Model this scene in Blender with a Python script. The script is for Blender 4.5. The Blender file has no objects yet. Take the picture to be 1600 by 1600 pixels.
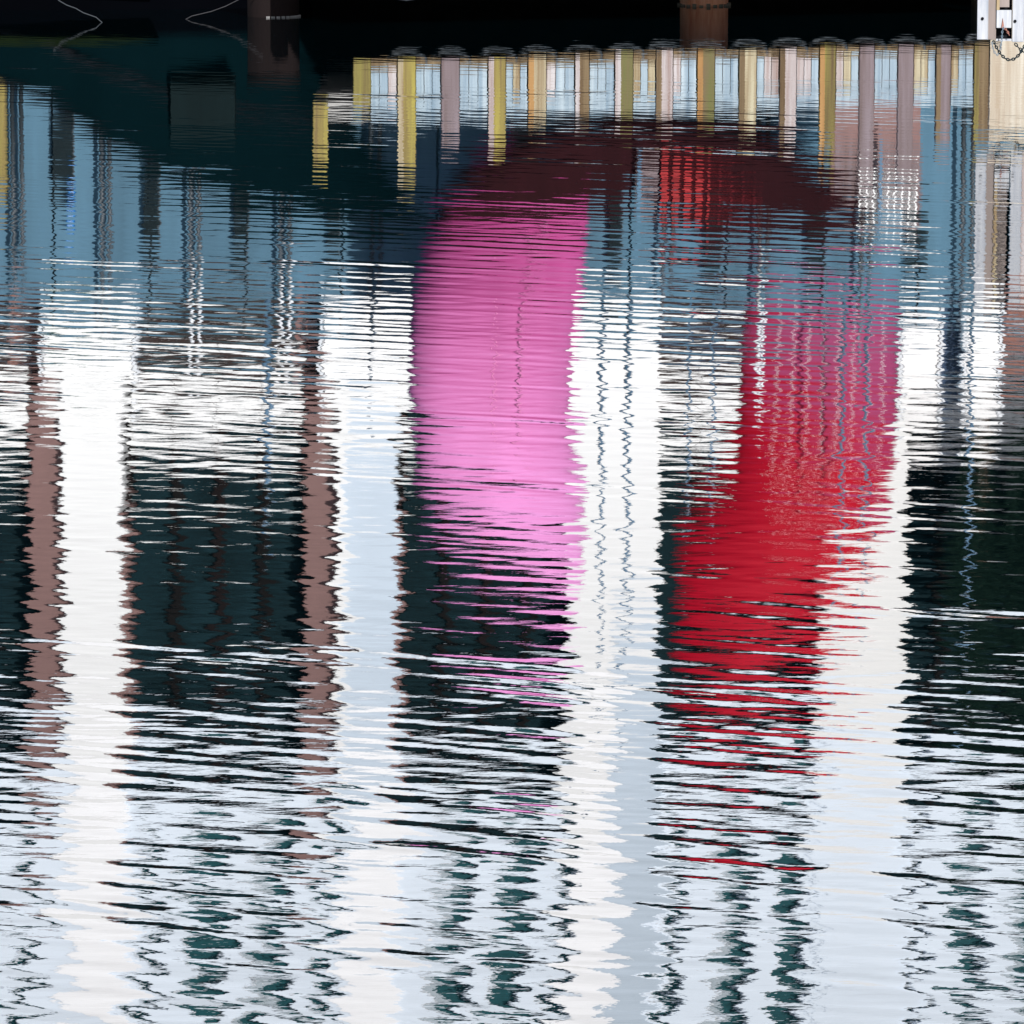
import bpy, bmesh, math, random
import numpy as np
from mathutils import Vector
random.seed(7)
rng = np.random.default_rng(11)
SC = bpy.context.scene
COL = SC.collection

# ------------------------------------------------------------------ camera
H = 4.0                                   # camera height above the water
F = 8800.0                                # focal length in photograph pixels (1600 wide)
TH = math.atan(H / 55.0) + math.atan(755.0 / F)
cam_d = bpy.data.cameras.new('camera')
cam = bpy.data.objects.new('camera', cam_d); COL.objects.link(cam)
cam.location = (0, 0, H)
cam.rotation_euler = (math.pi / 2 - TH, 0, 0)
cam_d.sensor_width = 36; cam_d.lens = 36 * F / 1600
cam_d.clip_start = 0.5; cam_d.clip_end = 6000
SC.camera = cam

# ------------------------------------------------------------------ sky, sun, exposure
SUN_EL, SUN_ROT = math.radians(36), math.radians(160)
w = bpy.data.worlds.new('World'); SC.world = w; w.use_nodes = True
nt = w.node_tree; nt.nodes.clear()
sky = nt.nodes.new('ShaderNodeTexSky'); sky.sky_type = 'NISHITA'; sky.sun_disc = False
sky.sun_elevation = SUN_EL; sky.sun_rotation = SUN_ROT
bg = nt.nodes.new('ShaderNodeBackground'); bg.inputs[1].default_value = 0.08
ow = nt.nodes.new('ShaderNodeOutputWorld')
nt.links.new(sky.outputs[0], bg.inputs[0]); nt.links.new(bg.outputs[0], ow.inputs[0])
sd = bpy.data.lights.new('sun', 'SUN'); sd.energy = 4.2; sd.angle = math.radians(0.5); sd.color = (1.0, 0.965, 0.92)
sun = bpy.data.objects.new('sun', sd); COL.objects.link(sun)
sv = Vector((math.sin(SUN_ROT) * math.cos(SUN_EL), math.cos(SUN_ROT) * math.cos(SUN_EL), math.sin(SUN_EL)))
sun.rotation_euler = sv.to_track_quat('Z', 'Y').to_euler()
vs = SC.view_settings
vs.view_transform = 'Standard'; vs.look = 'None'; vs.gamma = 1; vs.exposure = 1.15; vs.use_curve_mapping = False

# ------------------------------------------------------------------ helpers
def ray(px, py):
    u = (px - 800) / F; v = (py - 800) / F
    return u, math.cos(TH) - v * math.sin(TH), -math.sin(TH) - v * math.cos(TH)
def mir(px, py, Y):                       # where a thing seen mirrored in the water stands, at distance Y
    a, b, c = ray(px, py); t = Y / b
    return a * t, -(H + c * t)
def see(px, py, Y):                       # the same for a thing seen directly
    a, b, c = ray(px, py); t = Y / b
    return a * t, H + c * t
def X(px, Y, py=400): return mir(px, py, Y)[0]
def Z(py, Y): return mir(800, py, Y)[1]

def tag(o, label=None, cat=None, group=None, kind=None):
    if label: o['label'] = label
    if cat: o['category'] = cat
    if group: o['group'] = group
    if kind: o['kind'] = kind
    return o
def thing(name, label, cat, loc=(0, 0, 0), group=None):
    o = bpy.data.objects.new(name, None); COL.objects.link(o)
    o.empty_display_size = 0.2; o.location = loc
    return tag(o, label, cat, group)

class MB:
    def __init__(s): s.v = []; s.f = []; s.sm = []
    def add(s, vs_, fs, smooth=False):
        n = len(s.v); s.v += [tuple(p) for p in vs_]
        for f in fs: s.f.append(tuple(i + n for i in f)); s.sm.append(smooth)
        return s
    def box(s, x0, x1, y0, y1, z0, z1):
        if x0 > x1: x0, x1 = x1, x0
        if y0 > y1: y0, y1 = y1, y0
        if z0 > z1: z0, z1 = z1, z0
        p = [(x, y, z) for z in (z0, z1) for y in (y0, y1) for x in (x0, x1)]
        return s.add(p, [(0, 2, 3, 1), (4, 5, 7, 6), (0, 1, 5, 4), (2, 6, 7, 3), (0, 4, 6, 2), (1, 3, 7, 5)])
    def tube(s, pts, r, n=8, cap=True, flat=1.0):
        pts = [Vector(p) for p in pts]; m = len(pts)
        rs = r if isinstance(r, (list, tuple)) else [r] * m
        vs_ = []; ref = Vector((0, 1, 0))
        for i, p in enumerate(pts):
            t = (pts[min(i + 1, m - 1)] - pts[max(i - 1, 0)]).normalized()
            b = ref - t * ref.dot(t)
            if b.length < 1e-3: b = Vector((1, 0, 0)) - t * t.x
            b.normalize(); a = t.cross(b); ref = b
            for k in range(n):
                th = 2 * math.pi * k / n
                vs_.append(p + a * (rs[i] * math.cos(th)) + b * (rs[i] * flat * math.sin(th)))
        fs = [(i * n + k, i * n + (k + 1) % n, (i + 1) * n + (k + 1) % n, (i + 1) * n + k) for i in range(m - 1) for k in range(n)]
        if cap: fs += [tuple(range(n - 1, -1, -1)), tuple((m - 1) * n + k for k in range(n))]
        return s.add(vs_, fs, True)
    def prism(s, poly, y0, y1):           # poly in (x, z), extruded along y
        n = len(poly)
        vs_ = [(x, y0, z) for x, z in poly] + [(x, y1, z) for x, z in poly]
        fs = [tuple(range(n)), tuple(range(2 * n - 1, n - 1, -1))] + [(i, i + n, (i + 1) % n + n, (i + 1) % n) for i in range(n)]
        return s.add(vs_, fs)
    def build(s, name, mat, parent=None, bevel=0, loc=None):
        me = bpy.data.meshes.new(name); me.from_pydata(s.v, [], s.f); me.update()
        bm = bmesh.new(); bm.from_mesh(me); bmesh.ops.recalc_face_normals(bm, faces=bm.faces)
        if bevel: bmesh.ops.bevel(bm, geom=[e for e in bm.edges], offset=bevel, segments=1, affect='EDGES', clamp_overlap=True)
        bm.to_mesh(me); bm.free()
        if not bevel: me.polygons.foreach_set('use_smooth', s.sm)
        me.materials.append(mat)
        o = bpy.data.objects.new(name, me); COL.objects.link(o)
        if parent:
            o.parent = parent
            o.matrix_parent_inverse.identity()
            pl = parent.location + (parent.parent.location if parent.parent else Vector())
            o.location = -Vector(pl) if loc is None else loc
        elif loc is not None: o.location = loc
        return o

def mat(name, col, rough=0.7, var=0.15, scale=3.0, stretch=(1, 1, 1), col2=None, bump=0.0, metal=0.0, spec=0.3, detail=6):
    m = bpy.data.materials.new(name); m.use_nodes = True
    n = m.node_tree.nodes; l = m.node_tree.links; b = n['Principled BSDF']
    b.inputs['Roughness'].default_value = rough; b.inputs['Metallic'].default_value = metal
    b.inputs['Specular IOR Level'].default_value = spec
    tc = n.new('ShaderNodeTexCoord'); mp = n.new('ShaderNodeMapping'); mp.inputs['Scale'].default_value = stretch
    l.new(tc.outputs['Object'], mp.inputs[0])
    nz = n.new('ShaderNodeTexNoise'); nz.inputs['Scale'].default_value = scale; nz.inputs['Detail'].default_value = detail
    nz.inputs['Roughness'].default_value = 0.65
    l.new(mp.outputs[0], nz.inputs['Vector'])
    cr = n.new('ShaderNodeValToRGB'); cr.color_ramp.elements[0].position = 0.3; cr.color_ramp.elements[1].position = 0.7
    c2 = col2 if col2 else tuple(min(1, c * (1 + var)) for c in col)
    c1 = col if col2 else tuple(c * (1 - var) for c in col)
    cr.color_ramp.elements[0].color = (*c1, 1); cr.color_ramp.elements[1].color = (*c2, 1)
    l.new(nz.outputs['Fac'], cr.inputs[0]); l.new(cr.outputs[0], b.inputs['Base Color'])
    if bump:
        bp = n.new('ShaderNodeBump'); bp.inputs['Strength'].default_value = bump; bp.inputs['Distance'].default_value = 0.02
        l.new(nz.outputs['Fac'], bp.inputs['Height']); l.new(bp.outputs[0], b.inputs['Normal'])
    return m

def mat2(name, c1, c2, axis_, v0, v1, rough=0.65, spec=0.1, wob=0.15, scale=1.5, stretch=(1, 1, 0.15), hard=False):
    # two colours that meet along a line: a.x + b.z running from v0 to v1, with an uneven edge
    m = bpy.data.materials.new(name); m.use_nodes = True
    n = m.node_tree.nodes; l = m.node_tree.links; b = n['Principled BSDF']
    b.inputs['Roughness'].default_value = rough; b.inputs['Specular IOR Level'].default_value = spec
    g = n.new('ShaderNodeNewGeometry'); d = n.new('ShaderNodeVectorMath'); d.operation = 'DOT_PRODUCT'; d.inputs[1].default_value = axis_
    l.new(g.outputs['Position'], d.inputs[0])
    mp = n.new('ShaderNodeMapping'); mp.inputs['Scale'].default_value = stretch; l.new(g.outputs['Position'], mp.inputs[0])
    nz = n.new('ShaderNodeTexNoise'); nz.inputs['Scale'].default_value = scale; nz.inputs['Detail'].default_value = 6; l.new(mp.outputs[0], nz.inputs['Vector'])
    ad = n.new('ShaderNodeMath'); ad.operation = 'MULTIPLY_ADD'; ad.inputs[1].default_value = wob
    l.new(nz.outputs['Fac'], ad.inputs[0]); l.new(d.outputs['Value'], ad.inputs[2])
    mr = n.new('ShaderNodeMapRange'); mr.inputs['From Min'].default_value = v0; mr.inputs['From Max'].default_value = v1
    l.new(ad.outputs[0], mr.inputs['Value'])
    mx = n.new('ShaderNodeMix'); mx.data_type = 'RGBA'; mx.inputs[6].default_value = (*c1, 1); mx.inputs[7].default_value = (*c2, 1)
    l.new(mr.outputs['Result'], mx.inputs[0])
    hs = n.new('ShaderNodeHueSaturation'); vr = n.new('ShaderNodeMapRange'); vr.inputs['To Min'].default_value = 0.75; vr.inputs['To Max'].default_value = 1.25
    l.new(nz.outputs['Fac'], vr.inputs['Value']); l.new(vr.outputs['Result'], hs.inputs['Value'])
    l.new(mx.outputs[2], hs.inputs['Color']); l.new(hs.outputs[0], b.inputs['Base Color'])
    return m

V = (1, 1, 0.12)                          # streaks that run down a face
M = {
 'white_top': mat('white_lifted_for_reflection', (0.86, 0.87, 0.90), 0.6, 0.05, 1.5),  # paler copy of the white, makes up for weaker reflection of high parts
 'white': mat('white_paint', (0.67, 0.68, 0.69), 0.6, 0.05, 1.5),
 'warm_white': mat('cream_white_paint', (0.67, 0.675, 0.675), 0.6, 0.08, 1.5),
 'pale_blue': mat('pale_blue_shaded_white', (0.46, 0.54, 0.63), 0.7, 0.08, 1.2),  # shaded side of the white pillars, put into the colour
 'facade': mat('facade_render', (0.69, 0.77, 0.87), 0.7, 0.06, 0.8),
 'mauve': mat('mauve_brick', (0.17, 0.10, 0.095), 0.8, 0.15, 6),
 'glass': mat('dark_glazing', (0.002, 0.006, 0.007), 0.5, 0.5, 1.6, (1, 1, 0.5), col2=(0.008, 0.026, 0.034), spec=0.03),
 'frame': mat('dark_frame', (0.007, 0.006, 0.006), 0.7, 0.2, spec=0.03),
 'pane': mat('teal_pane', (0.006, 0.045, 0.055), 0.35, 0.3, 2, col2=(0.010, 0.075, 0.085), spec=0.15),
 'curtain': mat('grey_curtain', (0.35, 0.40, 0.44), 0.8, 0.15, 4, (6, 1, 0.3)),
 'teal_dark': mat('dark_teal_panel', (0.016, 0.050, 0.060), 0.5, 0.4, 2, spec=0.15),
 'brown_dark': mat('dark_brown_panel', (0.030, 0.018, 0.016), 0.7, 0.4, 2, spec=0.15),
 'mullion': mat('dark_bronze', (0.010, 0.007, 0.007), 0.7, 0.3, 2, spec=0.03),
 'navy': mat('navy_panel', (0.025, 0.045, 0.085), 0.6, 0.3, 2, spec=0.15),
 'brick': mat('brick', (0.20, 0.09, 0.07), 0.85, 0.3, 8),
 'wall': mat('blue_grey_concrete', (0.058, 0.128, 0.188), 0.85, 0.30, 1.6, V, bump=0.1),
 'fascia': mat('pale_grey_blue_boards', (0.13, 0.20, 0.27), 0.7, 0.5, 4, (3, 1, 0.10), col2=(0.36, 0.43, 0.48)),
 'cream_c': mat('stained_cream_concrete', (0.24, 0.16, 0.09), 0.9, 0.3, 2.5, (4, 1, 0.15), col2=(0.52, 0.50, 0.44)),
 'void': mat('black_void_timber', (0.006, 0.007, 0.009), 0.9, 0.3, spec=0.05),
 'dark_metal': mat('dark_grey_metal', (0.035, 0.045, 0.055), 0.5, 0.2),
 'grey_metal': mat('grey_metal', (0.10, 0.14, 0.18), 0.45, 0.2),
 'blue_pole': mat('blue_grey_pole', (0.07, 0.14, 0.22), 0.5, 0.2),
 'light_metal': mat('light_metal', (0.55, 0.58, 0.62), 0.4, 0.1),
 'blue': mat('blue_paint', (0.02, 0.16, 0.45), 0.5, 0.2),
 'black': mat('black_rubber', (0.010, 0.018, 0.022), 0.8, 0.3, spec=0.1),
 'hull': mat('dark_teal_hull_paint', (0.0012, 0.0058, 0.0075), 0.7, 0.3, 1.2, (0.3, 1, 2), spec=0.05),
 'hull2': mat2('hull_paint_with_black_boot_top', (0.0008, 0.0010, 0.0016), (0.0012, 0.0062, 0.0080), (0, 0, 1), 0.24, 0.36, 0.8, 0.0, 0.06),
 'hull_patch': mat('olive_hull_patch', (0.0028, 0.0072, 0.0080), 0.7, 0.3, 3, V, spec=0.05),
 'olive': mat('olive_weed', (0.004, 0.008, 0.002), 0.9, 0.3, 4, spec=0.05),
 'pink': mat2('pink_skin_light_gradient', (0.36, 0.038, 0.18), (0.62, 0.26, 0.54), (0, 0, 1), 2.4, 6.6, 0.65, 0.1, 0.5, 2.0),  # paler upward: light on the up-turned top is mixed into the colour
 'pink_seam': mat('pale_pink_seam', (0.60, 0.19, 0.40), 0.5, 0.1),
 'maroon': mat('maroon_shaded_skin', (0.015, 0.0028, 0.0042), 0.75, 0.3, 2, V, spec=0.05),  # dark colour stands for shade on the underside of the pink shape
 'red': mat2('red_skin', (0.25, 0.042, 0.115), (0.34, 0.0012, 0.014), (-0.55, 0, 1), 2.75, 4.2, 0.65, 0.1, 0.9, 2.5),
 'crimson': mat('crimson_skin', (0.40, 0.045, 0.095), 0.5, 0.15, 2, V, spec=0.3),
 'red_net': mat('red_plastic', (0.24, 0.005, 0.008), 0.6, 0.7, 9),
 'maroon2': mat('dark_red_plastic', (0.10, 0.006, 0.010), 0.7, 0.6, 9, spec=0.1),
 'rope': mat('grey_rope', (0.022, 0.027, 0.032), 0.8, 0.2, 20),
 'rope_dark': mat('dark_rope', (0.022, 0.022, 0.025), 0.8, 0.2, 20),
 'rust_pile': mat('rusty_pile', (0.50, 0.19, 0.13), 0.9, 0.5, 5, (2, 2, 0.25), col2=(0.82, 0.50, 0.40), bump=0.2),
 'dark_pile': mat('dark_brown_pile', (0.005, 0.003, 0.003), 0.9, 0.4, 5, V, bump=0.2, spec=0.1),
 'barnacle': mat('barnacle_crust', (0.13, 0.13, 0.13), 0.9, 0.3, 30),
 'galv': mat('weathered_white_steel', (0.20, 0.22, 0.26), 0.5, 0.12, 6, (6, 6, 0.5), col2=(0.34, 0.35, 0.37)),
 'galv_stain': mat('stained_steel', (0.17, 0.14, 0.13), 0.6, 0.2, 6, V),
 'leaf': mat('dark_green_leaf', (0.006, 0.019, 0.013), 0.7, 0.4, 3, spec=0.1),
 'leaf2': mat('mid_green_leaf', (0.03, 0.085, 0.05), 0.7, 0.4, 3, spec=0.15),
 'bark': mat('bark', (0.05, 0.035, 0.025), 0.9, 0.3, 8),
 'paving': mat('grey_paving', (0.30, 0.30, 0.30), 0.9, 0.15, 3),
 'roof': mat('grey_roofing', (0.12, 0.12, 0.13), 0.8, 0.2, 3),
}
for k, c, c2 in [('p_yellow', (0.11, 0.07, 0.04), (0.30, 0.26, 0.06)), ('p_mauve', (0.10, 0.07, 0.065), (0.19, 0.155, 0.175)),
                 ('p_cream', (0.16, 0.10, 0.045), (0.42, 0.39, 0.28)), ('p_green', (0.14, 0.09, 0.06), (0.10, 0.12, 0.03)),
                 ('p_white', (0.20, 0.13, 0.11), (0.46, 0.45, 0.47)), ('p_brown', (0.08, 0.05, 0.025), (0.19, 0.14, 0.08)),
                 ('p_olive', (0.09, 0.06, 0.03), (0.22, 0.20, 0.05)), ('p_orange', (0.19, 0.09, 0.03), (0.34, 0.20, 0.08))]:
    M[k] = mat('post_' + k[2:], c, 0.85, 0, 5, (3.2, 3.2, 0.12), col2=c2, bump=0.15)

# ------------------------------------------------------------------ water: one sheet with real ripples
def axis(fine0, fine1, step, lo, hi, g=1.35):
    a = list(np.arange(fine0, fine1 + 1e-9, step)); s = step
    b = []; x = fine0
    while x > lo: s *= g; x -= s; b.append(max(x, lo))
    s = step; c = []; x = fine1
    while x < hi: s *= g; x += s; c.append(min(x, hi))
    return np.array(b[::-1] + a + c)
xs = axis(-7.5, 7.5, 0.05, -2500, 2500)
ys = np.concatenate([axis(13.0, 25.0, 0.015, -2500, 25.0), axis(25.024, 60.5, 0.024, 25.024, 90)])
GX, GY = np.meshgrid(xs, ys)
HT = np.zeros_like(GX)
ang0 = math.radians(19)
def waves(n, l0, l1, spread, rms, a0=ang0):
    global HT
    L = np.exp(rng.uniform(math.log(l0), math.log(l1), n))
    th = a0 + rng.normal(0, spread, n)
    k = 2 * math.pi / L
    sl = rng.uniform(0.4, 1.0, n); sl *= rms * math.sqrt(2) / math.sqrt((sl ** 2).sum())
    ph = rng.uniform(0, 2 * math.pi, n)
    for i in range(n):
        kx, ky = k[i] * math.sin(th[i]), k[i] * math.cos(th[i])
        HT += (sl[i] / k[i]) * np.sin(kx * GX + ky * GY + ph[i])
def noise2(lx, ly, seed, a=ang0):             # smooth random field, about -1..1, lx along the crests, ly across
    r = np.random.default_rng(seed); o = np.zeros_like(GX)
    U = GX * math.cos(a) - GY * math.sin(a); W = GX * math.sin(a) + GY * math.cos(a)
    for _ in range(14):
        t = r.uniform(0, 2 * math.pi); q = r.uniform(0.5, 1.2)
        o += np.sin(2 * math.pi * q * (U * math.cos(t) / lx + W * math.sin(t) / ly) + r.uniform(0, 6.28))
    return o / math.sqrt(7)
prof = np.interp(GY, [13, 17, 19.5, 21, 23, 26, 29, 34, 45, 60], [0.0165, 0.0185, 0.0200, 0.0160, 0.0072, 0.0062, 0.0112, 0.0125, 0.0074, 0.0042])
grp = 0.62 + 0.38 * np.clip(noise2(3.2, 1.1, 5), -0.4, 2.6) ** 2
waves(70, 0.12, 0.36, math.radians(6), 1.0, math.radians(23)); HT *= grp * prof * 0.85
T1 = HT; HT = np.zeros_like(GX)
waves(50, 0.075, 0.15, math.radians(9), 1.0, math.radians(21)); HT *= np.interp(GY, [13, 17, 20, 23, 27, 32, 60], [0.0140, 0.0140, 0.0130, 0.0050, 0.0030, 0, 0]) * (0.7 + 0.4 * noise2(2.0, 0.9, 21))
T1 = T1 + HT; HT = np.zeros_like(GX)
waves(60, 0.10, 0.32, math.radians(42), 1.0); HT *= (0.75 + 0.25 * noise2(1.5, 0.8, 9)) * np.interp(GY, [13, 19, 24, 40, 60], [0.0085, 0.0085, 0.0078, 0.0050, 0.0028])
T2 = HT; HT = np.zeros_like(GX)
waves(14, 0.9, 2.6, math.radians(25), 1.0); HT *= np.interp(GY, [13, 19, 23, 60], [0.0022, 0.0020, 0.0012, 0.0012])
HT = HT + T1 + T2
def fade(a, lo, hi, m): return np.clip((a - lo) / m, 0, 1) * np.clip((hi - a) / m, 0, 1)
HT *= fade(GX, -7.6, 7.6, 0.6) * fade(GY, 12.9, 60.6, 0.6)
nx, ny = len(xs), len(ys)
co = np.stack([GX, GY, HT], -1).reshape(-1, 3).astype(np.float32)
idx = np.arange(nx * ny).reshape(ny, nx)
fq = np.stack([idx[:-1, :-1], idx[:-1, 1:], idx[1:, 1:], idx[1:, :-1]], -1).reshape(-1, 4)
wm = bpy.data.meshes.new('water')
wm.vertices.add(len(co)); wm.vertices.foreach_set('co', co.ravel())
wm.loops.add(fq.size); wm.loops.foreach_set('vertex_index', fq.ravel().astype(np.int32))
wm.polygons.add(len(fq)); wm.polygons.foreach_set('loop_start', np.arange(0, fq.size, 4, dtype=np.int32))
wm.polygons.foreach_set('use_smooth', np.ones(len(fq), dtype=bool))
wm.update(calc_edges=True)
m = bpy.data.materials.new('water_surface'); m.use_nodes = True
b = m.node_tree.nodes['Principled BSDF']
b.inputs['Base Color'].default_value = (0.0001, 0.0013, 0.0018, 1)
b.inputs['Roughness'].default_value = 0.0; b.inputs['IOR'].default_value = 1.8
n_, l_ = m.node_tree.nodes, m.node_tree.links      # capillary ripples, finer than the mesh
tc = n_.new('ShaderNodeTexCoord'); mp = n_.new('ShaderNodeMapping')
mp.inputs['Scale'].default_value = (9, 24, 1); mp.inputs['Rotation'].default_value = (0, 0, 0.2)
nz = n_.new('ShaderNodeTexNoise'); nz.inputs['Scale'].default_value = 1.0; nz.inputs['Detail'].default_value = 3.0
bp = n_.new('ShaderNodeBump'); bp.inputs['Strength'].default_value = 1.0; bp.inputs['Distance'].default_value = 0.00022
l_.new(tc.outputs['Object'], mp.inputs[0]); l_.new(mp.outputs[0], nz.inputs['Vector'])
sx = n_.new('ShaderNodeSeparateXYZ'); mr = n_.new('ShaderNodeMapRange')      # calmer in the lee of the quay
mr.inputs['From Min'].default_value = 16; mr.inputs['From Max'].default_value = 34; mr.inputs['To Min'].default_value = 1.9; mr.inputs['To Max'].default_value = 0.75
ml = n_.new('ShaderNodeMath'); ml.operation = 'MULTIPLY'
l_.new(tc.outputs['Object'], sx.inputs[0]); l_.new(sx.outputs['Y'], mr.inputs['Value'])
l_.new(nz.outputs['Fac'], ml.inputs[0]); l_.new(mr.outputs['Result'], ml.inputs[1])
l_.new(ml.outputs[0], bp.inputs['Height']); l_.new(bp.outputs[0], b.inputs['Normal'])
wm.materials.append(m)
water = bpy.data.objects.new('water', wm); COL.objects.link(water); tag(water, kind='structure')

# ------------------------------------------------------------------ promenade and its blue-grey wall
YW = 60.5
ZT = Z(488, YW)
prom = MB().box(-1500, 1500, YW + 0.45, 2500, ZT - 0.5, ZT - 0.1).build('promenade', M['paving']); tag(prom, kind='structure')
rw = thing('retaining_wall', 'long blue grey concrete wall holding up the promenade behind the landing stage', 'wall', (0, YW, 0))
MB().box(-60, 60, YW + 0.12, YW + 0.45, -1.5, ZT - 0.05).build('wall_core', M['wall'], rw)
pitch = 150
for i in range(-6, 18):
    a = X(84 + pitch * (i - 0), YW); c = X(84 + pitch * (i + 1), YW)
    MB().box(a + 0.012, c - 0.012, YW + random.uniform(-0.006, 0.006), YW + 0.118, -1.0, ZT - 0.10).build('concrete_panel', M['wall'], rw)
MB().box(-60, 60, YW - 0.05, YW + 0.5, ZT - 0.09, ZT).build('coping', M['grey_metal'], rw, 0.01)
for sgn in (-1, 1):
    MB().box(sgn * 60.02, sgn * 1400, YW, YW + 0.45, -1.5, ZT).build('wall_run', M['wall'], rw)

ords = ['first', 'second', 'third', 'fourth', 'fifth', 'sixth', 'seventh', 'eighth', 'ninth', 'tenth', 'eleventh', 'twelfth']
# slim twin posts in front of the wall
YP = 60.28
pairs = [(22, 36, 470), (160, 172, 480), (298, 311, 545), (438, 452, 545), (580, 594, 575), (1036, 1050, 470), (1186, 1199, 620), (1345, 1359, 560), (1503, 1518, 600)]
for i, (a, c, t) in enumerate(pairs):
    p = thing('twin_post', ords[i] + ' pair of slim grey posts from the left along the blue grey wall', 'post',
              (X((a + c) / 2, YP), YP, 1.0), 'slim twin posts along the blue grey wall')
    for j, q in enumerate((a, c)):
        x = X(q, YP); 
        MB().tube([(x, YP, 0.9), (x, YP, Z(430, YP))], 0.024, 8).build('post', M['dark_metal'], p)
        if j == 0 or i in (2, 3): MB().tube([(x, YP, Z(430, YP)), (x, YP, Z(t, YP))], 0.020, 8).build('upper_post', M['light_metal'] if i in (2, 3, 6) else M['grey_metal'], p)
    xa, xc = X(a, YP), X(c, YP)
    for z in (1.5, 2.2, 2.9): MB().box(xa, xc, YP - 0.01, YP + 0.01, z, z + 0.03).build('rung', M['dark_metal'], p)
    MB().box(xa - 0.05, xc + 0.05, YP - 0.05, YW - 0.008, 0.95, 1.02).build('bracket', M['dark_metal'], p)
# black rubber pads on the wall between the posts
YB = 60.40
pads = [(84, 117, 195, 300), (224, 250, 285, 400), (365, 388, 325, 400), (511, 531, 352, 400), (950, 972, 330, 420), (1100, 1128, 350, 425), (1260, 1290, 360, 426), (1415, 1450, 352, 420)]
for i, (a, c, y0, y1) in enumerate(pads):
    p = thing('rubber_fender', ords[i] + ' black rubber fender pad from the left on the blue grey wall', 'fender',
              (X((a + c) / 2, YB), YB, Z(y0, YB)), 'black fender pads on the blue grey wall')
    n = max(3, int((y1 - y0) / 14)); za, zb = Z(y0, YB), Z(y1, YB)
    MB().box(X(a, YB), X(c, YB), YB + 0.04, YW - 0.008, za, zb).build('backing_plate', M['dark_metal'], p)
    for k in range(n):
        z0 = za + (zb - za) * k / n; z1 = z0 + (zb - za) / n * 0.72
        MB().box(X(a, YB) + 0.01, X(c, YB) - 0.01, YB - 0.06, YB + 0.039, z0, z1).build('rib', M['black'], p)
lb = thing('life_buoy_locker', 'narrow bright blue locker fixed above the leftmost black fender pad', 'locker', (X(112, 60.3), 60.3, Z(262, 60.3)))
MB().box(X(106, 60.3), X(118, 60.3), 60.25, 60.42, Z(302, 60.3), Z(335, 60.3)).build('locker_body', M['blue'], lb, 0.01)
MB().box(X(104, 60.3), X(120, 60.3), 60.23, 60.42, Z(335.5, 60.3), Z(339, 60.3)).build('lid', M['blue'], lb)
MB().box(X(108, 60.3), X(116, 60.3), 60.23, 60.249, Z(315, 60.3), Z(319, 60.3)).build('handle', M['light_metal'], lb)

# ------------------------------------------------------------------ landing stage with its fender posts
YD0, YD1 = 55.2, 57.0                      # left end nearer, right end farther
def yd(px): return YD0 + (YD1 - YD0) * (px - 490) / 1050.0
DT = 0.88
st = thing('landing_stage', 'landing stage with a row of weathered upright fender posts and a black void beneath', 'landing stage', (X(1000, 56), 56, 0))
x0, x1 = X(492, YD0 + .2), X(1538, YD1 + .2)
MB().add([(x0, YD0 + .2, DT - .12), (x1, YD1 + .2, DT - .12), (x1, 60.2, DT - .12), (x0, 60.2, DT - .12), (x0, YD0 + .2, DT), (x1, YD1 + .2, DT), (x1, 60.2, DT), (x0, 60.2, DT)],
         [(0, 1, 2, 3), (4, 5, 6, 7), (0, 1, 5, 4), (1, 2, 6, 5), (2, 3, 7, 6), (3, 0, 4, 7)]).build('deck', M['paving'], st)
MB().box(-30, 6.2, 60.1, 60.19, -1.0, 0.93).build('back_boarding', M['void'], st)  # near-black colour paints in the shade under the deck
posts = [(490, 513, 165, 255, 'p_yellow', 0), (553, 580, 95, 170, 'p_olive', 0), (622, 650, 92, 272, 'p_yellow', 'p_cream'), (690, 718, 92, 222, 'p_mauve', 0),
         (763, 790, 90, 232, 'p_yellow', 'p_white'), (825, 853, 88, 188, 'p_cream', 'p_orange'), (898, 920, 85, 184, 'p_brown', 'p_white'), (960, 988, 83, 184, 'p_green', 'p_white'),
         (1024, 1050, 80, 184, 'p_white', 'p_brown'), (1088, 1115, 78, 186, 'p_green', 'p_orange'), (1153, 1180, 77, 198, 'p_cream', 'p_brown'), (1216, 1242, 75, 212, 'p_white', 'p_brown'),
         (1278, 1303, 73, 240, 'p_olive', 'p_orange'), (1340, 1363, 73, 285, 'p_mauve', 0), (1400, 1424, 72, 290, 'p_mauve', 0), (1459, 1482, 72, 225, 'p_mauve', 'p_brown'), (1518, 1541, 68, 222, 'p_brown', 'p_olive')]
prev = None
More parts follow.
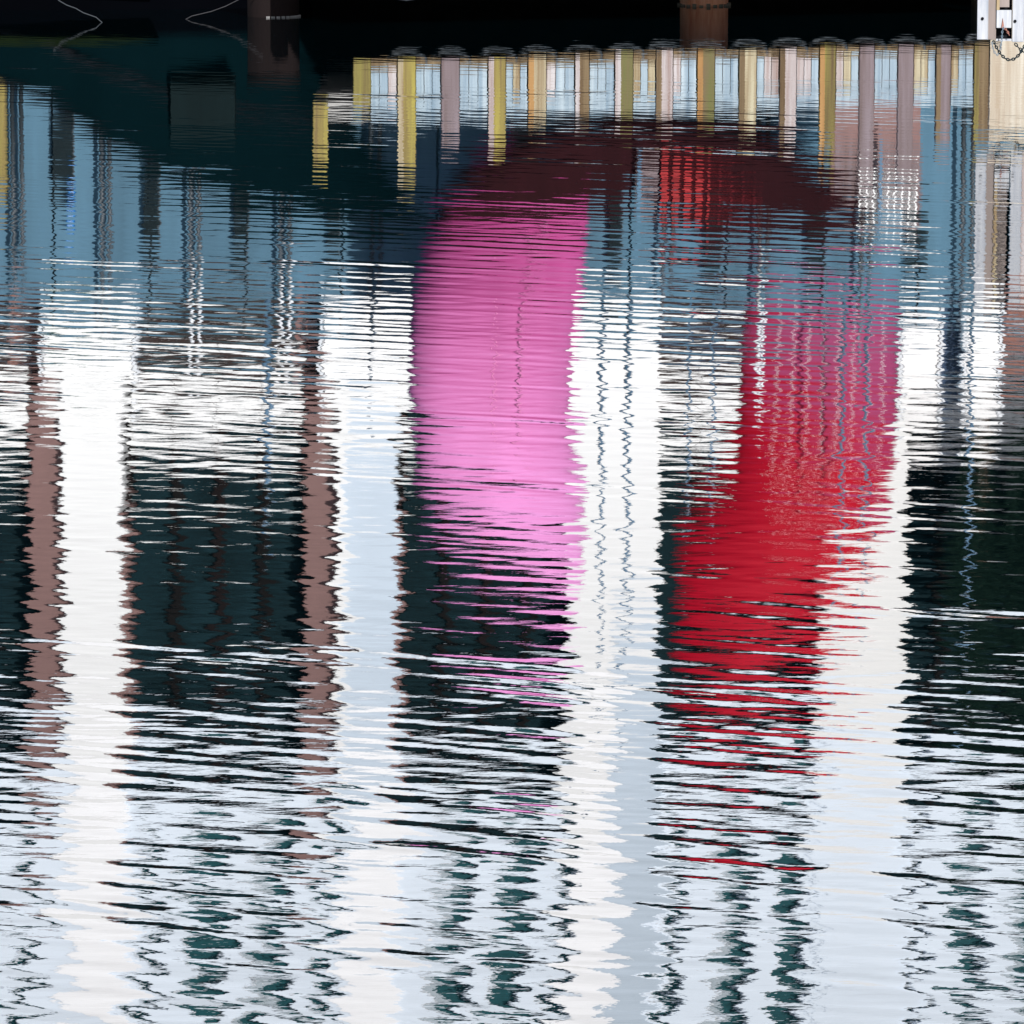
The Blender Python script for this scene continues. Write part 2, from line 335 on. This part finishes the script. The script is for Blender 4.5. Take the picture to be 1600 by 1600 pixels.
for i, (a, c, y0, y1, mt, ms) in enumerate(posts):
    y = yd((a + c) / 2); xa, xc = X(a, y), X(c, y); za, zb = Z(y0, y), Z(y1, y)
    o = MB().box(xa, xc, y, y + 0.15, za, zb).build('fender_post', M[mt], st, 0.008)
    if ms: MB().box(xa + 0.004, xa + (xc - xa) * 0.33, y - 0.02, y - 0.001, za + 0.02, zb - 0.01).build('rubbing_strip', M[ms], o, loc=(0, 0, 0))
    # tyre-like hoop hanging at the foot of each post
    xm = (xa + xc) / 2
    if i > 1: MB().tube([(xm + 0.20 * math.cos(t), y + 0.05, za + 0.05 - 0.13 * math.sin(t)) for t in np.linspace(0, math.pi, 9)], 0.012, 6).build('chain_hoop', M['dark_metal'], o, loc=(0, 0, 0))
    nxt = posts[i + 1] if i + 1 < len(posts) else None
    if nxt and i >= 1:
        b0 = c + 1; b1 = nxt[0] - 1; ya = yd((b0 + b1) / 2) + 0.035
        zl = Z(y0 + 12, ya)
        nb = 3
        for k in range(nb):
            u0 = b0 + (b1 - b0) * k / nb; u1 = b0 + (b1 - b0) * (k + 1) / nb - 1
            mm = random.choice(['fascia', 'fascia', 'fascia', 'p_cream', 'fascia', 'p_white'])
            MB().box(X(u0, ya), X(u1, ya), ya, ya + 0.08, zl + random.uniform(0, .03), DT - 0.13).build('fascia_board', M[mm], st)
        MB().box(X(b0, ya), X(b1, ya), ya - 0.01, ya + 0.10, zl - 0.07, zl - 0.005).build('timber_wale', M['p_brown'], st)
        MB().box(X(b0, ya), X(b1, ya), ya - 0.02, ya + 0.12, DT - 0.128, DT + 0.02).build('kerb', M['fascia'], st)
yp = H / (math.tan(TH + math.atan((8 - 800) / F)))
MB().tube([(see(1100, 8, yp)[0], yp, -1.5), (see(1100, 8, yp)[0], yp, DT - .125)], 0.25, 20).build('pile', M['rust_pile'], st)
xx = see(1100, 8, yp)[0]
for k in range(12):
    t = math.pi * (1.0 + k / 11.0)
    MB().box(xx + 0.258 * math.cos(t) - .02, xx + 0.258 * math.cos(t) + .02, yp + 0.258 * math.sin(t) - .02, yp + 0.258 * math.sin(t) + .02, -0.05, 0.015 + random.uniform(0, .02)).build('barnacle_clump', M['barnacle'], st)

# ------------------------------------------------------------------ cream abutment at the right end of the stage
ya = 57.6
ab = thing('concrete_abutment', 'stained cream concrete abutment at the right end of the landing stage', 'abutment', (X(1620, ya), ya, 0))
xa = X(1543, ya)
for k in range(4):
    a = xa + k * 0.62
    MB().box(a, a + 0.61, ya + random.uniform(0, .01), 60.4, -1.2, 1.28).build('concrete_block', M['cream_c'], ab)
MB().box(xa - .02, xa + 2.5, ya - .05, 60.4, 1.283, 1.36).build('cap_slab', M['cream_c'], ab, .01)

# ------------------------------------------------------------------ dark mooring pile and boat on the left
yp = H / (math.tan(TH + math.atan((25 - 800) / F)))
px_ = see(427, 25, yp)[0]
mp = thing('mooring_pile', 'thick dark brown mooring pile standing in the water beside the boat bow', 'pile', (px_, yp, 0))
MB().tube([(px_, yp, -1.5), (px_, yp, 0.62)], 0.262, 24).build('shaft', M['dark_pile'], mp)
MB().tube([(px_, yp, 0.62), (px_, yp, 0.66)], 0.275, 24).build('cap', M['dark_pile'], mp)
for k in range(9):
    t = math.pi * (1.45 + 0.5 * k / 8.0)
    MB().box(px_ + 0.265 * math.cos(t) - .018, px_ + 0.265 * math.cos(t) + .018, yp + 0.265 * math.sin(t) - .012, yp + 0.265 * math.sin(t) + .012, 0.0, 0.014).build('barnacle_clump', M['barnacle'], mp)

yh = 57.4
bt = thing('moored_boat', 'dark teal boat with a tall raking bow moored at the left of the landing stage', 'boat', (X(100, yh), yh, 0))
top = [(-900, 62), (-500, 80), (-200, 100), (0, 118), (80, 146), (160, 208), (262, 268), (400, 318), (560, 342), (705, 352)]
bot = [(-900,), (-500,), (-200,), (0,), (80,), (160,), (262,), (370,), (440,), (476,)]
secs = []
nsec = len(top)
for i in range(nsec):
    f = i / (nsec - 1)
    half = 1.15 * (1 - max(0, (f - 0.55) / 0.45) ** 2.2) + 0.01
    yc = yh + 1.2
    tx, tz = X(top[i][0], yc - half), Z(top[i][1] + 10, yc - half)
    bx = X(bot[i][0], yh)
    row = []
    for k in range(9):
        s = k / 8.0
        z = -0.6 + (tz + 0.6) * s
        x = bx + (tx - bx) * max(0, s - 0.25) / 0.75 * (s if i > 5 else 1)
        wd = half * (0.72 + 0.28 * s) if f < 0.95 else 0.02
        row.append((x, wd, z))
    secs.append((row, yc))
hm = MB(); vs_ = []; fs = []
for row, yc in secs:
    vs_ += [(x, yc - wd, z) for x, wd, z in row] + [(x, yc + wd, z) for x, wd, z in row[::-1]]
R = 18
for i in range(nsec - 1):
    for k in range(R - 1):
        a = i * R + k; fs.append((a, a + 1, a + R + 1, a + R))
fs += [tuple(range(R)), tuple(range((nsec - 1) * R + R - 1, (nsec - 1) * R - 1, -1))]
for i in range(nsec - 1): fs.append((i * R + 17, i * R, (i + 1) * R, (i + 1) * R + 17))
hull = hm.add(vs_, fs).build('hull', M['hull2'], bt)
for nm, side in (('rubbing_strake', 0), ('gunwale', 1)):
    pts = []
    for row, yc in secs:
        x, wd, z = row[8 if side else 5]
        pts.append((x, yc - wd - 0.01, z))
    MB().tube(pts, 0.035, 6).build(nm, M['void'], bt)
def hull_front(px, z):
    return yh + 0.04
MB().box(X(268, yh), X(368, yh), yh + .10, yh + .40, Z(132, yh), Z(215, yh)).build('hull_patch', M['hull_patch'], bt)
MB().prism([(X(-60, yh), .27), (X(150, yh), .27), (X(250, yh), .295), (X(150, yh), .33), (X(-60, yh), .345)], yh + .02, yh + .3).build('weed_strip', M['olive'], bt)

def rope(name, pts, r, mt, label):
    o = MB().tube(pts, r, 6).build(name, M[mt]); return tag(o, label, 'rope')
yr = H / (math.tan(TH + math.atan((35 - 800) / F)))
pp = []
for a, c in [(168, 37), (150, 27), (130, 20), (118, 13), (104, 8), (92, 1), (86, -6), (82, -12)]:
    x, z = see(a, c, yr); pp.append((x, yr, z))
pp[0] = (pp[0][0], yr, -0.05)
rope('mooring_rope', pp, 0.0055, 'rope', 'pale grey mooring rope sagging from the dark boat into the water')
yr2 = H / (math.tan(TH + math.atan((30 - 800) / F)))
pp = []
for a, c in [(276, 33), (300, 25), (330, 18), (352, 10), (372, 0), (392, -14), (410, -30)]:
    x, z = see(a, c, yr2); pp.append((x, yr2, z))
pp[0] = (pp[0][0], yr2, -0.05)
rope('mooring_rope', pp, 0.0045, 'rope_dark', 'faint dark rope rising from the water to the brown mooring pile')

# quay furniture far left
q = thing('timber_post', 'tall yellow weathered timber post at the left edge behind the boat', 'post', (X(4, 60), 60, 0))
MB().box(X(-14, 60), X(13, 60), 59.9, 60.1, -1, Z(300, 60)).build('shaft', M['p_yellow'], q, .01)
MB().box(X(-17, 60), X(16, 60), 59.87, 60.13, Z(301, 60), Z(308, 60)).build('cap', M['p_brown'], q)

# ------------------------------------------------------------------ white steel guide frame and chains, top right
yg = 47.0
gl, gt = see(1527, 0, yg); gb = see(1565, 62, yg)[1]
gtop = mir(1565, 470, yg)[1]
def gx(px): return see(px, 30, yg)[0]
gf = thing('guide_frame', 'white steel guide frame hanging over the water at the top right corner', 'steel frame', (gx(1565), yg, gb))
MB().box(gx(1527), gx(1543.5), yg, yg + .02, gb, gtop).build('side_flange', M['galv'], gf, .003)
MB().box(gx(1582), gx(1600), yg, yg + .02, gb - .02, gtop).build('side_flange', M['galv'], gf, .003)
MB().box(gx(1544), gx(1557), yg + .03, yg + .05, gb, gtop).build('web_plate', M['galv_stain'], gf)
MB().box(gx(1543.6), gx(1544.2), yg, yg + .05, gb, gtop).build('fold', M['galv'], gf)
zl = [see(1565, c, yg)[1] for c in (62, 45, 16, 14, 3, 0)]
MB().box(gx(1557), gx(1582), yg + .012, yg + .03, gb - .012, zl[0] + .006).build('bottom_bar', M['galv'], gf)
MB().box(gx(1557.2), gx(1580.8), yg + .012, yg + .03, see(0, 44, yg)[1], see(0, 16, yg)[1]).build('cross_plate', M['galv'], gf, .003)
zz = see(0, 16, yg)[1]
k = 0
while zz < gtop - .12:
    MB().box(gx(1562), gx(1577), yg + .012, yg + .03, zz + .025, zz + .09).build('rung', M['galv_stain'], gf)
    MB().box(gx(1557.2), gx(1561.8), yg + .012, yg + .03, zz + .001, zz + .12).build('rung_bracket', M['p_cream'], gf)
    zz += 0.125; k += 1
MB().box(gx(1556), gx(1583), yg + .10, yg + .12, gb, gtop).build('back_plate', M['void'], gf)
for a, c in ((1535, 29), (1586, 33), (1535, -60), (1586, -56)):
    x, z = see(a, c, yg)
    o = MB().tube([(x, yg - .008, z), (x, yg + .001, z)], 0.013, 10).build('bolt', M['void'], gf)
x, z = see(1567, 34, yg)
MB().prism([(x - .012, z - .05), (x + .012, z - .05), (x, z + .03)], yg + .0, yg + .011).build('shackle', M['brick'], gf)
# the arm that carries the frame, and its pile, both beyond the right edge
MB().box(gx(1601), gx(1760), yg + .03, yg + .13, gb + .8, gb + 1.0).build('support_arm', M['galv'], gf)
MB().tube([(gx(1790), yg + .08, -2), (gx(1790), yg + .08, gtop + .3)], 0.17, 18).build('support_pile', M['galv'], gf)
MB().box(gx(1600.2), gx(1612), yg + .0, yg + .14, gb, gtop).build('edge_post', M['p_white'], gf)

def chain(name, pts, label, link=0.030, r=0.0056, mt='black'):
    P = [Vector(p) for p in pts]; o = thing(name, label, 'chain', P[0])
    d = [0]
    for i in range(1, len(P)): d.append(d[-1] + (P[i] - P[i - 1]).length)
    n = int(d[-1] / (link * 0.78)); 
    for q in range(n):
        s = (q + .5) * d[-1] / n
        i = max(j for j in range(len(d)) if d[j] <= s); i = min(i, len(P) - 2)
        p = P[i].lerp(P[i + 1], (s - d[i]) / (d[i + 1] - d[i])); t = (P[i + 1] - P[i]).normalized()
        side = Vector((0, 1, 0)) if q % 2 else t.cross(Vector((0, 1, 0)))
        loop = [p + t * (link / 2 * math.cos(a)) + side * (link * .32 * math.sin(a)) for a in np.linspace(0, 2 * math.pi, 9)]
        MB().tube(loop, r, 5, cap=False).build('link', M[mt], o)
    return o
def cpts(l, y): return [(see(a, c, y)[0], y, see(a, c, y)[1]) for a, c in l]
ych = yg - .03
chain('hanging_chain', cpts([(1552, 64), (1557, 74), (1563, 84), (1570, 91), (1577, 94), (1585, 92), (1592, 86), (1597, 78), (1602, 70), (1608, 64)], ych),
      'dark chain hanging in a wide loop below the white steel frame')
chain('hanging_chain', cpts([(1550, 66), (1551, 74), (1554, 82), (1558, 86), (1560, 84)], ych - .05), 'short pale chain end beside the wide dark loop', mt='grey_metal', r=.003, link=.022)
chain('hanging_chain', cpts([(1568, 42), (1566, 50), (1565.5, 60), (1564, 70), (1563, 78)], ych - .02), 'thin grey chain dangling from the shackle in the frame slot', mt='grey_metal', r=.003, link=.022)
chain('hanging_chain', cpts([(1570, 44), (1574, 49), (1577, 55)], ych - .01), 'short rusty chain across the slot of the white frame', mt='brick', r=.0035, link=.022)
chain('hanging_chain', cpts([(1586, 68), (1592, 75), (1599, 81), (1606, 84)], ych - .06), 'thick dark chain crossing the loop at the right edge', r=.005, link=.034)

# ------------------------------------------------------------------ pink sculpture and its maroon bowl, on the stage
YS = 59.0
def spine(l, Y, lean=0.0):
    out = []; rr = []
    for cx_, cy_, wd in l:
        x, z = mir(cx_, cy_, Y); out.append((x, Y, z)); rr.append(wd / 2 / F * Y)
    return out, rr
def smooth(l, n=6):
    l = [l[0]] + l + [l[-1]]; o = []
    for i in range(1, len(l) - 2):
        p0, p1, p2, p3 = (np.array(q, float) for q in l[i - 1:i + 3])
        for k in range(n):
            t = k / n
            o.append(tuple(0.5 * (2 * p1 + (p2 - p0) * t + (2 * p0 - 5 * p1 + 4 * p2 - p3) * t * t + (3 * p1 - p0 - 3 * p2 + p3) * t ** 3)))
    o.append(tuple(l[-2])); return o
ps = thing('pink_sculpture', 'huge glossy pink curled sculpture rising from the landing stage, mirrored in the water', 'sculpture', (X(850, YS), YS, DT))
pk = [(935, 268, 80), (888, 284, 150), (840, 316, 222), (808, 364, 242), (785, 428, 254), (768, 500, 258), (766, 580, 254), (770, 660, 252), (790, 730, 238), (822, 795, 194), (850, 850, 144), (872, 900, 92), (890, 940, 36)]
l = smooth(pk)
lean = [0.20, 0.22, 0.20, 0.12, -0.04, -0.24, -0.32, -0.28, -0.08, 0.28, 0.62, 0.92, 1.12]
lean = smooth([(q, 0) for q in lean])
p_, r_ = spine(l, YS)
p_ = [(x * (YS + q[0]) / YS, YS + q[0], z) for (x, y, z), q in zip(p_, lean)]
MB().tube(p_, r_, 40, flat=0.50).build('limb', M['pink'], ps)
for off in (-0.25, 0.05, 0.35):
    pts = []
    for (x, y, z), r in zip(p_[14:-8], r_[14:-8]):
        pts.append((x + off * r, y - 0.50 * r * math.sqrt(1 - off * off) - 0.002, z))
    MB().tube(pts, 0.009, 6).build('seam', M['pink_seam'], ps)
# the bowl: a flat-rimmed crescent, its shaded underside painted in as dark maroon
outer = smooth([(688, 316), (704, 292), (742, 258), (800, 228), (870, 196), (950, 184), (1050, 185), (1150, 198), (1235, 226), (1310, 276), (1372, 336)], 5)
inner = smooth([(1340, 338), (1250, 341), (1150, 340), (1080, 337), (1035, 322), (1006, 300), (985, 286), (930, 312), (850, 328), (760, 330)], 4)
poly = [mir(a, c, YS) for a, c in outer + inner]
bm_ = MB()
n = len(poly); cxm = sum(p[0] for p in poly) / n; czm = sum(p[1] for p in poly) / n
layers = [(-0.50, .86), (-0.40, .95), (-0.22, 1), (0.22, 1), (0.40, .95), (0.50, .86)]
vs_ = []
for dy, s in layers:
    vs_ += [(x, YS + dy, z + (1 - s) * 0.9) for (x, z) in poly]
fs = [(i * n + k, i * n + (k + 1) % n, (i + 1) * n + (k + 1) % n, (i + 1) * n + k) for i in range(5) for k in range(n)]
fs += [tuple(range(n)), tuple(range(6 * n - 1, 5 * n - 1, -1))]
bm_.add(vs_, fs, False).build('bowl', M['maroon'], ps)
for q in (820, 1140): MB().box(X(q - 22, YS), X(q + 22, YS), YS - .3, YS + .3, DT, mir(q, 212, YS)[1] + .02).build('cradle', M['void'], ps)
# red lattice crate in the crook of the bowl
yc = 58.42
rc = thing('red_crate', 'bright red lattice crate set in the crook of the maroon bowl', 'crate', (X(1090, yc), yc, Z(330, yc)))
for k in range(9):
    a = 1032 + k * 18; z0, z1 = Z(256 + k * 6, yc), Z(326 - (k > 4) * 12, yc)
    MB().box(X(a, yc), X(a + (11 if k < 4 else 4), yc), yc - .03, yc, z0, z1).build('slat', M['red_net' if k < 5 else 'maroon2'], rc)
for k in range(6):
    zz = Z(258 + k * 12, yc)
    MB().box(X(1032, yc), X(1110 + k * 16, yc), yc + .001, yc + .03, zz, zz + .03).build('rail', M['maroon2'], rc)
gb_ = thing('grey_cabinet', 'small grey cabinet with a blue edge beside the red crate', 'cabinet', (X(1008, yc), yc, Z(300, yc)))
MB().box(X(992, yc), X(1028, yc), yc - .04, yc + .06, Z(260, yc), Z(306, yc)).build('cabinet_body', M['p_mauve'], gb_, .01)
MB().box(X(995, yc), X(1001, yc), yc - .06, yc - .042, Z(255, yc), Z(322, yc)).build('edge_trim', M['blue_pole'], gb_)

# mauve brick planter and white wire basket on the stage
yk = 58.6
pl = thing('brick_planter', 'mauve brick block standing at the right end of the landing stage', 'planter', (X(1360, yk), yk, DT))
for r in range(7):
    for c in range(7):
        a = 1296 + c * 20 + (r % 2) * 8; z0 = Z(228 + r * 15, yk); z1 = Z(228 + r * 15 + 13.6, yk)
        MB().box(X(a, yk), X(min(a + 18.5, 1440), yk), yk + random.uniform(0, .012), yk + .3, z0, z1).build('brick', M['p_mauve'], pl)
MB().box(X(1298, yk), X(1436, yk), yk + .02, yk + .28, DT, Z(333, yk)).build('mortar_core', M['mauve'], pl)
wb = thing('wire_basket', 'white wire basket hung on the front of the mauve brick block', 'basket', (X(1385, yk), yk - .1, Z(290, yk)))
for k in range(9): 
    a = X(1340 + k * 11, yk); MB().box(a, a + .016, yk - .10, yk - .085, Z(283, yk), Z(352, yk)).build('wire', M['white'], wb)
for k in range(7):
    zz = Z(284 + k * 11, yk); MB().box(X(1340, yk), X(1431, yk), yk - .083, yk - .068, zz, zz + .018).build('wire', M['white'], wb)
MB().box(X(1371, yk), X(1376, yk), yk - .13, yk - .101, Z(225, yk), Z(340, yk)).build('hanger', M['blue_pole'], wb)

# ------------------------------------------------------------------ red sculpture on the promenade
YR = 63.5
rs = thing('red_sculpture', 'huge red curled sculpture leaning left behind the promenade posts, mirrored in the water', 'sculpture', (X(1280, YR), YR, ZT))
rd = [(1282, 395, 232), (1281, 470, 238), (1280, 560, 246), (1278, 650, 248), (1268, 730, 252), (1244, 800, 256), (1206, 850, 258), (1178, 900, 256), (1158, 950, 232), (1144, 1000, 170), (1134, 1050, 70)]
l = smooth(rd)
p_, r_ = spine(l, YR)
MB().tube(p_, r_, 44, flat=0.42).build('limb', M['red'], rs)
for off in np.linspace(-0.55, 0.8, 8):
    pts = []
    for i, ((x, y, z), r) in enumerate(zip(p_[:34], r_)):
        pts.append((x + off * r + 0.02 * math.sin(i * 1.7 + off * 9), y - 0.42 * r * math.sqrt(1 - off * off) - 0.004, z))
    MB().tube(pts, 0.005, 5).build('seam', M['white'], rs)

# ------------------------------------------------------------------ flag poles
YF = 62.0
poles = [(940, 1010, 5, 'blue_pole', 'tall blue grey pole just right of the pink sculpture'),
         (981, 1000, 6, 'blue_pole', 'tall blue grey pole before the middle white pillar, second right of the pink sculpture'),
         (1077, 780, 4, 'blue_pole', 'shorter blue pole between the middle white pillar and the red sculpture'),
         (1115, 770, 4, 'blue_pole', 'shorter blue pole close to the left side of the red sculpture'),
         (1318, 905, 5, 'blue_pole', 'tall blue pole in front of the red sculpture'),
         (1356, 905, 5, 'blue_pole', 'tall blue pole before the right edge of the red sculpture'),
         (1192, 640, 5, 'light_metal', 'short pale metal pole before the left half of the red sculpture'),
         (417, 770, 9, 'blue_pole', 'thick dark blue pole left of the second white booth'),
         (1519, 960, 5, 'blue_pole', 'slim blue pole at the right before the dark green tree')]
for a, t, wd, mt, lab in poles:
    x = X(a, YF); o = thing('flag_pole', lab, 'pole', (x, YF, ZT - .1), 'poles on the promenade')
    r = wd / F * YF / 2
    MB().tube([(x, YF, ZT - .1), (x, YF, Z(t, YF))], [r * 1.15, r * .8], 8).build('shaft', M[mt], o)
    MB().tube([(x, YF, ZT - .1), (x, YF, ZT - .02)], r * 2.6, 10).build('base', M['dark_metal'], o)
    MB().tube([(x, YF, Z(t, YF)), (x, YF, Z(t + 5, YF)), (x, YF, Z(t + 9, YF))], [r * .8, r * 1.9, r * .4], 8).build('finial', M['light_metal'], o)

# ------------------------------------------------------------------ white booths on the promenade
def booth(a, c, top_, lab, Y):
    o = thing('market_booth', lab, 'booth', (X((a + c) / 2, Y), Y, ZT - .1), 'white booths on the promenade')
    xa, xc = X(a, Y), X(c, Y); zt = Z(top_, Y)
    MB().box(xa, xc, Y, Y + 1.2, ZT - .1, zt).build('wall', M['white'], o, .01)
    MB().prism([(xa - .06, zt + .003), (xc + .06, zt + .003), (xc - .1, zt + .22), ((xa + xc) / 2, zt + .34), (xa + .1, zt + .22)], Y - .06, Y + 1.26).build('roof', M['white'], o)
    for x in (xa - .03, xc + .03): MB().box(x - .02, x + .02, Y - .03, Y + .01, ZT - .1, zt).build('corner_post', M['light_metal'], o)
    zm = ZT + (zt - ZT) * .3
    MB().box(xa + .05, xc - .05, Y - .012, Y - .001, zm, zm + .03).build('counter', M['light_metal'], o)
booth(66, 206, 610, 'white booth at the left beside the brick piers, mirrored below the green bushes', 65.0)
booth(505, 640, 650, 'white booth just left of the pink sculpture', 65.2)
booth(1412, 1468, 660, 'narrow white booth right of the red sculpture', 65.4)
booth(1512, 1562, 650, 'small white booth beside the dark green tree at the right', 65.6)

# brick piers and coloured panels at promenade level
def pier(a, c, top_, mt, lab, Y, name='brick_pier', cat='pier'):
    o = thing(name, lab, cat, (X((a + c) / 2, Y), Y, ZT - .1))
    xa, xc = X(a, Y), X(c, Y); zt = Z(top_, Y)
    MB().box(xa, xc, Y, Y + .4, ZT - .1, zt).build('shaft', M[mt], o, .006)
    MB().box(xa - .03, xc + .03, Y - .03, Y + .43, zt + .002, zt + .06).build('cap', M['grey_metal'], o)
pier(12, 62, 540, 'brick', 'red brown brick pier left of the leftmost white booth', 65.8)
pier(207, 214, 500, 'brick', 'thin brick edge pier right of the leftmost white booth', 65.8)
pier(462, 492, 540, 'brick', 'red brown brick pier left of the second white booth', 65.8)
pier(1474, 1506, 620, 'navy', 'navy blue panel pier between the two right booths', 66.0, 'panel_pier')
pier(1570, 1680, 560, 'brick', 'brown brick pier at the far right edge', 65.8)
pier(492, 503, 470, 'blue', 'bright blue narrow panel beside the second white booth', 65.7, 'panel_pier')

# ------------------------------------------------------------------ the white building
YA = 70.0
bd = thing('white_building', 'large white building with tall pillars, dark double height glazing and teal windows above', 'building', (0, YA, ZT - .1))
def B(a, c, y0, y1, d0, d1, name, mt, parent=bd, bev=0):
    xa, xc = X(a, YA), X(c, YA)
    if parent is bd: return MB().box(xa, xc, YA + d0, YA + d1, Z(y0, YA), Z(y1, YA)).build(name, M[mt], bd, bev)
    return MB().box(xa, xc, YA + d0, YA + d1, Z(y0, YA), Z(y1, YA)).build(name, M[mt], parent, bev, loc=(0, 0, 0))
y_base = 298; y_fac = 1215; y_top = 2450
MB().box(X(-760, YA), X(2300, YA), YA + .9, YA + 14, ZT - .1, Z(y_top, YA)).build('core', M['frame'], bd)
cols = [(-345, -250, 'white'), (90, 186, 'white'), (530, 618, 'pale_blue'), (886, 1031, 'white'), (1282, 1421, 'warm_white'), (1705, 1800, 'white'), (2120, 2215, 'white')]  # the pale blue one is a white pillar with shade in its colour
for a, c, mt in cols:
    B(a, c, y_base, y_fac - 1, 0, .88, 'pillar', mt, bev=.01)
    if mt == 'pale_blue': B(a - 6, a + 8, 560, y_fac - 1, -.03, -.001, 'pillar_edge', 'white')
B(957, 1031, 1000, y_fac - 1, -.02, -.001, 'pillar_shade_panel', 'pale_blue')  # painted shade on the right half of the white pillar
for a, c in ((38, 90), (472, 524), (-400, -345), (1650, 1705)):
    B(a, c - .5, 620, y_fac - 1, .25, .88, 'brick_pilaster', 'mauve')
B(186.5, 196, 830, y_fac - 1, .2, .88, 'brick_pilaster', 'mauve')
B(618.5, 626, 830, y_fac - 1, .2, .88, 'brick_pilaster', 'mauve')
bays = [(-690, -400), (-250, 38), (196, 472), (626, 886), (1031, 1282), (1421, 1650), (1800, 2120)]
for i, (a, c) in enumerate(bays):
    # ground storey, balcony front, double-height glazing
    B(a, c, y_base, 590, .55, .88, 'shopfront', ['brown_dark', 'brown_dark', 'teal_dark', 'teal_dark', 'navy', 'brown_dark', 'teal_dark'][i])
    B(a + 1, c - 1, 520, 585, .50, .549, 'sign_band', 'brown_dark')
    np_ = 4
    for k in range(np_):
        u0 = a + 1 + (c - a - 2) * k / np_; u1 = a + 1 + (c - a - 2) * (k + 1) / np_ - 1
        B(u0, u1, 606, 702, .30, .36, 'balcony_panel', 'white')
    B(a + .5, c - .5, 594, 605.5, .28, .9, 'balcony_slab', 'white')
    B(a + .5, c - .5, 702.5, 709, .27, .39, 'balcony_rail', 'white')
    for k in range(4):
        u0 = a + (c - a) * k / 4; u1 = a + (c - a) * (k + 1) / 4
        B(u0 + 3, u1 - 3, 610, 1210, .80, .84, 'glass_pane', 'glass')
        B(u1 - 7, u1 + (7 if k < 3 else 0), 610, 1210, .70, .79, 'mullion', 'mullion' if k % 2 else 'frame')
    for yy in (790, 935, 1080): B(a + 1, c - 1, yy, yy + 5, .72, .795, 'transom', 'frame')
# upper facade, built round the window openings
wins = [(-640, -590), (-540, -485), (-440, -390), (-225, -165), (-120, -60), (10, 35), (203, 228), (276, 336), (380, 440), (482, 512), (590, 612), (668, 734), (768, 824), (860, 886), (1040, 1066), (1118, 1172), (1212, 1262),
        (1318, 1336), (1430, 1450), (1500, 1550), (1592, 1650), (1740, 1790), (1850, 1910), (1960, 2020), (2060, 2110)]
rows = [(1365, 1700), (1860, 2080)]
B(-760, 2300, y_fac, rows[0][0], .02, .88, 'spandrel', 'facade')
B(-760, 2300, rows[0][1], rows[1][0], .02, .88, 'spandrel', 'facade')
B(-760, 2300, rows[1][1], y_top, .02, .88, 'parapet_wall', 'facade')
for y0, y1 in rows:
    e = -760
    for a, c in wins + [(2300, 2301)]:
        B(e, a, y0 + .05, y1 - .05, .02, .88, 'wall_pier', 'facade')
        e = c
        if a >= 2300: break
        f = B(a + .3, c - .3, y0 + .4, y1 - .4, .36, .40, 'window', 'pane')
        B(a + .3, a + 5, y0 + .4, y1 - .4, .31, .359, 'frame', 'light_metal', f)
        B(c - 5, c - .3, y0 + .4, y1 - .4, .31, .359, 'frame', 'light_metal', f)
        B(a - 3, c + 3, y0 - 5, y0 - .2, -.04, .3, 'sill', 'white', f)
        if c - a > 40 and (a * 7) % 3 != 0: B(a + 6, a + (c - a) * .38, y0 + 8, y1 - 4, .33, .358, 'curtain', 'curtain', f)
for a, c, mt in cols: B(a, c, y_fac + .3, y_top, -.015, .019, 'pilaster', 'white_top' if mt != 'warm_white' else 'facade')  # upper lengths take the brighter white to offset their dimmer reflection
B(960, 1031, y_fac + .5, y_top, -.022, -.0155, 'pilaster_shade_panel', 'pale_blue')  # the pillar's painted shade carried on up the facade
MB().box(X(-770, YA), X(2310, YA), YA - .15, YA + 14.1, Z(y_top, YA) + .004, Z(y_top + 30, YA)).build('roof', M['roof'], bd)

# ------------------------------------------------------------------ trees and bushes
def foliage(mb, cx_, cy_, cz, rx, ry, rz, n, s):
    for _ in range(n):
        d = Vector((random.gauss(0, 1), random.gauss(0, 1), random.gauss(0, 1))).normalized() * random.uniform(.45, 1) 
        lump = 1 + .18 * math.sin(5 * d.x + cx_) * math.cos(4 * d.z)
        p = Vector((cx_ + d.x * rx * lump, cy_ + d.y * ry * lump, cz + d.z * rz * lump))
        u = Vector((random.gauss(0, 1), random.gauss(0, 1), random.gauss(0, 1))).normalized(); v = u.orthogonal().normalized()
        u *= s * random.uniform(.6, 1.3); v *= s * random.uniform(.4, .9)
        mb.add([p - u, p + v, p + u, p - v], [(0, 1, 2, 3)])
def tree(px, Y, wpx, y0, y1, lab, n=2600):
    x = X(px, Y); t = thing('dark_tree', lab, 'tree', (x, Y, ZT - .1), 'dark trees at the right')
    zb, zt = Z(y0, Y), Z(y1, Y); rx = wpx / 2 / F * Y
    MB().tube([(x, Y, ZT - .1), (x + .03, Y, zb), (x - .02, Y, (zb + zt) / 2)], [.12, .09, .04], 8).build('trunk', M['bark'], t)
    mb = MB(); foliage(mb, x, Y, (zb + zt) / 2, rx, rx * .8, (zt - zb) / 2, n, .085)
    mb.build('crown', M['leaf'], t)
tree(1535, 69.2, 110, 720, 1120, 'dark green narrow tree in the right bay of the white building', 3000)
tree(1622, 69.0, 120, 700, 1130, 'dark green tree at the right edge before the white building', 3000)
tree(1740, 68.0, 170, 700, 1150, 'dark green tree beyond the right edge, next to the last pillar')
for a, Y, lab in ((95, 63.2, 'small green bush in front of the leftmost white booth'), (150, 63.6, 'low green bush right of the small bush by the leftmost booth')):
    x = X(a, Y); t = thing('green_bush', lab, 'bush', (x, Y, ZT - .1))
    mb = MB(); foliage(mb, x, Y, ZT + .18, .32, .3, .36, 420, .05); mb.build('foliage', M['leaf2'], t)
    MB().tube([(x, Y, ZT - .1), (x, Y, ZT + .2)], .03, 6).build('stem', M['bark'], t)
